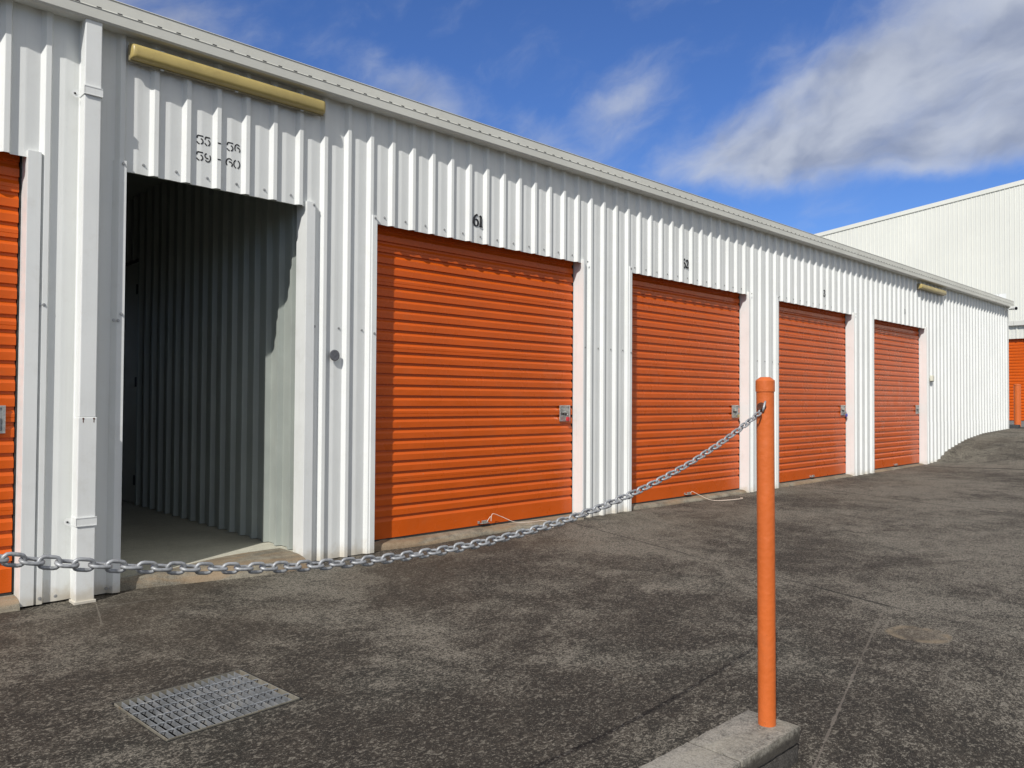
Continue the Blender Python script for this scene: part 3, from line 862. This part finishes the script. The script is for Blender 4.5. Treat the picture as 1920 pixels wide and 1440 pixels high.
wh = empty('warehouse', 'tall white ribbed warehouse with a pitched gable wall behind the shed', 'building', (40, 0, 0))
ridge = lambda y: 10.90 + (4.0 - y) * .1066 if y > -6 else 10.90 + 10 * .1066 - (-6 - y) * .1066
w = MB()
fW = lambda s, d, z: (-d * 1.0, s, z)
ribbed(w, -6, 34, 0, ridge, fW, .19, 0); ribbed(w, -40, -6, 0, ridge, fW, .19, 0)
ribbed(w, 0, 40, 0, ridge(34), lambda s, d, z: (s, 34 + d, z), .19, 0)
w.build('wall', FARWHITE, wh)
t_ = MB()
for a, b in ((34, -6), (-6, -40)):
    za, zb = ridge(a), ridge(b)
    t_.add([(-.06, a, za - .16), (-.06, a, za + .03), (.12, a, za + .06), (.12, a, za - .16), (-.06, b, zb - .16), (-.06, b, zb + .03), (.12, b, zb + .06), (.12, b, zb - .16)],
           [(0, 1, 5, 4), (1, 2, 6, 5), (2, 3, 7, 6), (3, 0, 4, 7), (0, 3, 2, 1), (4, 5, 6, 7)])
t_.build('barge_capping', FARWHITE, wh)
rf = MB()
for a, b in ((34, -6), (-6, -40)):
    rf.add([(.1, a, ridge(a) - .02), (.1, b, ridge(b) - .02), (45, b, ridge(b) - .02), (45, a, ridge(a) - .02)], [(0, 1, 2, 3)])
rf.build('roof', GUT, wh)

# ------------------------------------------------------------------ LIGHT, SKY
SAZ, SEL = R(63), R(39.2)          # azimuth measured from the facade normal, towards -x
S = Vector((-math.sin(SAZ) * math.cos(SEL), -math.cos(SAZ) * math.cos(SEL), math.sin(SEL)))
ld = bpy.data.lights.new('sun', 'SUN'); ld.energy = 4.0; ld.angle = R(.53); ld.color = (1.0, .965, .91)
lo = bpy.data.objects.new('sun', ld); col.objects.link(lo)
lo.rotation_euler = S.to_track_quat('Z', 'Y').to_euler()

wd = bpy.data.worlds.new('World'); sc.world = wd; wd.use_nodes = True
t = NT(wd.node_tree)
out = t.n('ShaderNodeOutputWorld'); bg = t.n('ShaderNodeBackground')
t.t.links.new(bg.outputs[0], out.inputs[0])
sky = t.n('ShaderNodeTexSky'); sky.sky_type = 'NISHITA'; sky.sun_disc = False
sky.sun_elevation = SEL; sky.sun_rotation = math.atan2(S.x, S.y)
sky.altitude = 50; sky.air_density = 1.0; sky.dust_density = .35; sky.ozone_density = 2.2
SKYSTR = .13
tc = t.n('ShaderNodeTexCoord').outputs['Generated']
sp = t.n('ShaderNodeSeparateXYZ', {0: t.v('NORMALIZE', tc)})
az = t.m('MULTIPLY', t.m('ARCTAN2', sp.outputs[1], sp.outputs[0]), 180 / math.pi)
el = t.m('MULTIPLY', t.m('ARCSINE', sp.outputs[2]), 180 / math.pi)
ang = t.xyz(az, el, 0.0)
wn = t.n('ShaderNodeTexNoise', {'Vector': ang, 'Scale': .11, 'Detail': 5.0, 'Roughness': .55}).outputs[1]
angw = t.v('ADD', ang, t.scale(t.v('SUBTRACT', wn, (.5, .5, .5)), 4.0))
# streaky frame running along the cloud bank (up to the right in the picture = falling azimuth)
def rotd(v, deg):
    c, s = math.cos(R(deg)), math.sin(R(deg))
    return t.xyz(t.v('DOT_PRODUCT', v, (c, s, 0)), t.v('DOT_PRODUCT', v, (-s, c, 0)), 0.0)
fr = rotd(angw, -22)
n1 = t.noise(t.v('MULTIPLY', fr, (.075, .16, 1)), 1.0, 8, .52, .3)
n2 = t.noise(t.v('MULTIPLY', fr, (.24, .44, 1)), 1.0, 10, .60, .35)
def blob(c, rx, ry, rot, amp, sharp=1.0):
    q = rotd(t.v('SUBTRACT', angw, (c[0], c[1], 0)), rot)
    q = t.v('MULTIPLY', q, (1 / rx, 1 / ry, 0))
    d = t.v('LENGTH', q)
    return t.ss(d, 0, 1, amp, 0)
BL = [((37.5, 21.0), 7.5, 4.2, -30, .60), ((35, 27.0), 7, 2.6, -10, .42), ((30, 18.8), 5, 2.0, -20, .38),
      ((54, 22.0), 9, 3.4, 16, .62), ((43.5, 18.8), 9.5, 2.8, 12, .44), ((27, 22.5), 8, 2.6, -25, .34), ((21, 27.5), 9, 2.6, -5, .40)]
M = None
for b_ in BL:
    k_ = blob(*b_)
    M = k_ if M is None else t.m('SMOOTH_MAX', M, k_, .12)
# the large bank: a wedge that widens towards the right of the yard
sw = t.n('ShaderNodeSeparateXYZ', {0: angw}); aw, ew = sw.outputs[0], sw.outputs[1]
top = t.m('ADD', 17.0, t.m('MULTIPLY', t.m('SUBTRACT', 36.5, aw), .60))
wedge = t.m('MULTIPLY', t.ss(ew, 13.2, 16.4), t.ss(t.m('SUBTRACT', top, ew), -3.0, 7.0))
wedge = t.m('MULTIPLY', wedge, t.ss(aw, 40.5, 32))
M = t.m('SMOOTH_MAX', M, t.m('MULTIPLY', wedge, 1.12), .1)
dens = t.m('ADD', M, t.m('ADD', t.m('MULTIPLY', t.m('SUBTRACT', n1, .5), 1.15), t.m('MULTIPLY', t.m('SUBTRACT', n2, .5), .75)))
# scattered cloud added out of view to neutralise the ambient light
seen = t.m('MULTIPLY', t.ss(az, 62, 75), 1.0)  # mask rises to full outside the camera's view
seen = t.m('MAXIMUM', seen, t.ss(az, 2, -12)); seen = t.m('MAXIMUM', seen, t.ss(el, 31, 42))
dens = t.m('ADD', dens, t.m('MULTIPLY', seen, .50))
alpha = t.ss(dens, .08, 1.15)
# self-shading of the bank: darker undersides
lowd = t.noise(t.v('MULTIPLY', t.v('ADD', fr, (0, -1.3, 0)), (.075, .16, 1)), 1.0, 4, .52, .3)
shade = t.m('ADD', t.m('MULTIPLY', t.m('SUBTRACT', lowd, n1), 2.4), t.m('MULTIPLY', t.m('SUBTRACT', dens, .75), .45))
CW = (.60 / SKYSTR, .64 / SKYSTR, .72 / SKYSTR); CD = (.31 / SKYSTR, .355 / SKYSTR, .47 / SKYSTR)
cc = t.mix(t.ss(shade, -.20, .55), CW, CD)
cc = t.mix(seen, cc, (.60 / SKYSTR, .585 / SKYSTR, .55 / SKYSTR))  # added out-of-view cloud gets a warmer tone to warm the ambient light
tint = t.mix(1.0, sky.outputs[0], (.43, .62, 1.0), 'MULTIPLY')
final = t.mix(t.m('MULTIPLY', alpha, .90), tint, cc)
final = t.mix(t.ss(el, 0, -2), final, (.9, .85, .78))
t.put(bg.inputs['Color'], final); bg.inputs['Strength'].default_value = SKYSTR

# ------------------------------------------------------------------ CAMERA
cam = bpy.data.cameras.new('camera'); co = bpy.data.objects.new('camera', cam); col.objects.link(co)
F, YAW, PIT, ROL, DD = 1469.1714, R(45.9773), R(1.1581), R(.3567), 5.0418
fw = Vector((math.cos(YAW) * math.cos(PIT), math.sin(YAW) * math.cos(PIT), math.sin(PIT)))
rt = Vector((math.sin(YAW), -math.cos(YAW), 0)); up = rt.cross(fw)
rt2 = math.cos(ROL) * rt + math.sin(ROL) * up; up2 = -math.sin(ROL) * rt + math.cos(ROL) * up
Mx = Matrix((rt2, up2, -fw)).transposed().to_4x4(); Mx.translation = Vector((0, -DD, 1.1))
co.matrix_world = Mx
cam.sensor_width = 36; cam.lens = F / 1920 * 36; cam.clip_end = 2000; cam.clip_start = .05
sc.camera = co
sc.render.resolution_x, sc.render.resolution_y = 1024, 768
sc.view_settings.view_transform = 'Standard'; sc.view_settings.look = 'None'
sc.view_settings.exposure = -.08; sc.view_settings.gamma = 1
try:
    sc.cycles.max_bounces = 8; sc.cycles.diffuse_bounces = 5
except Exception: pass
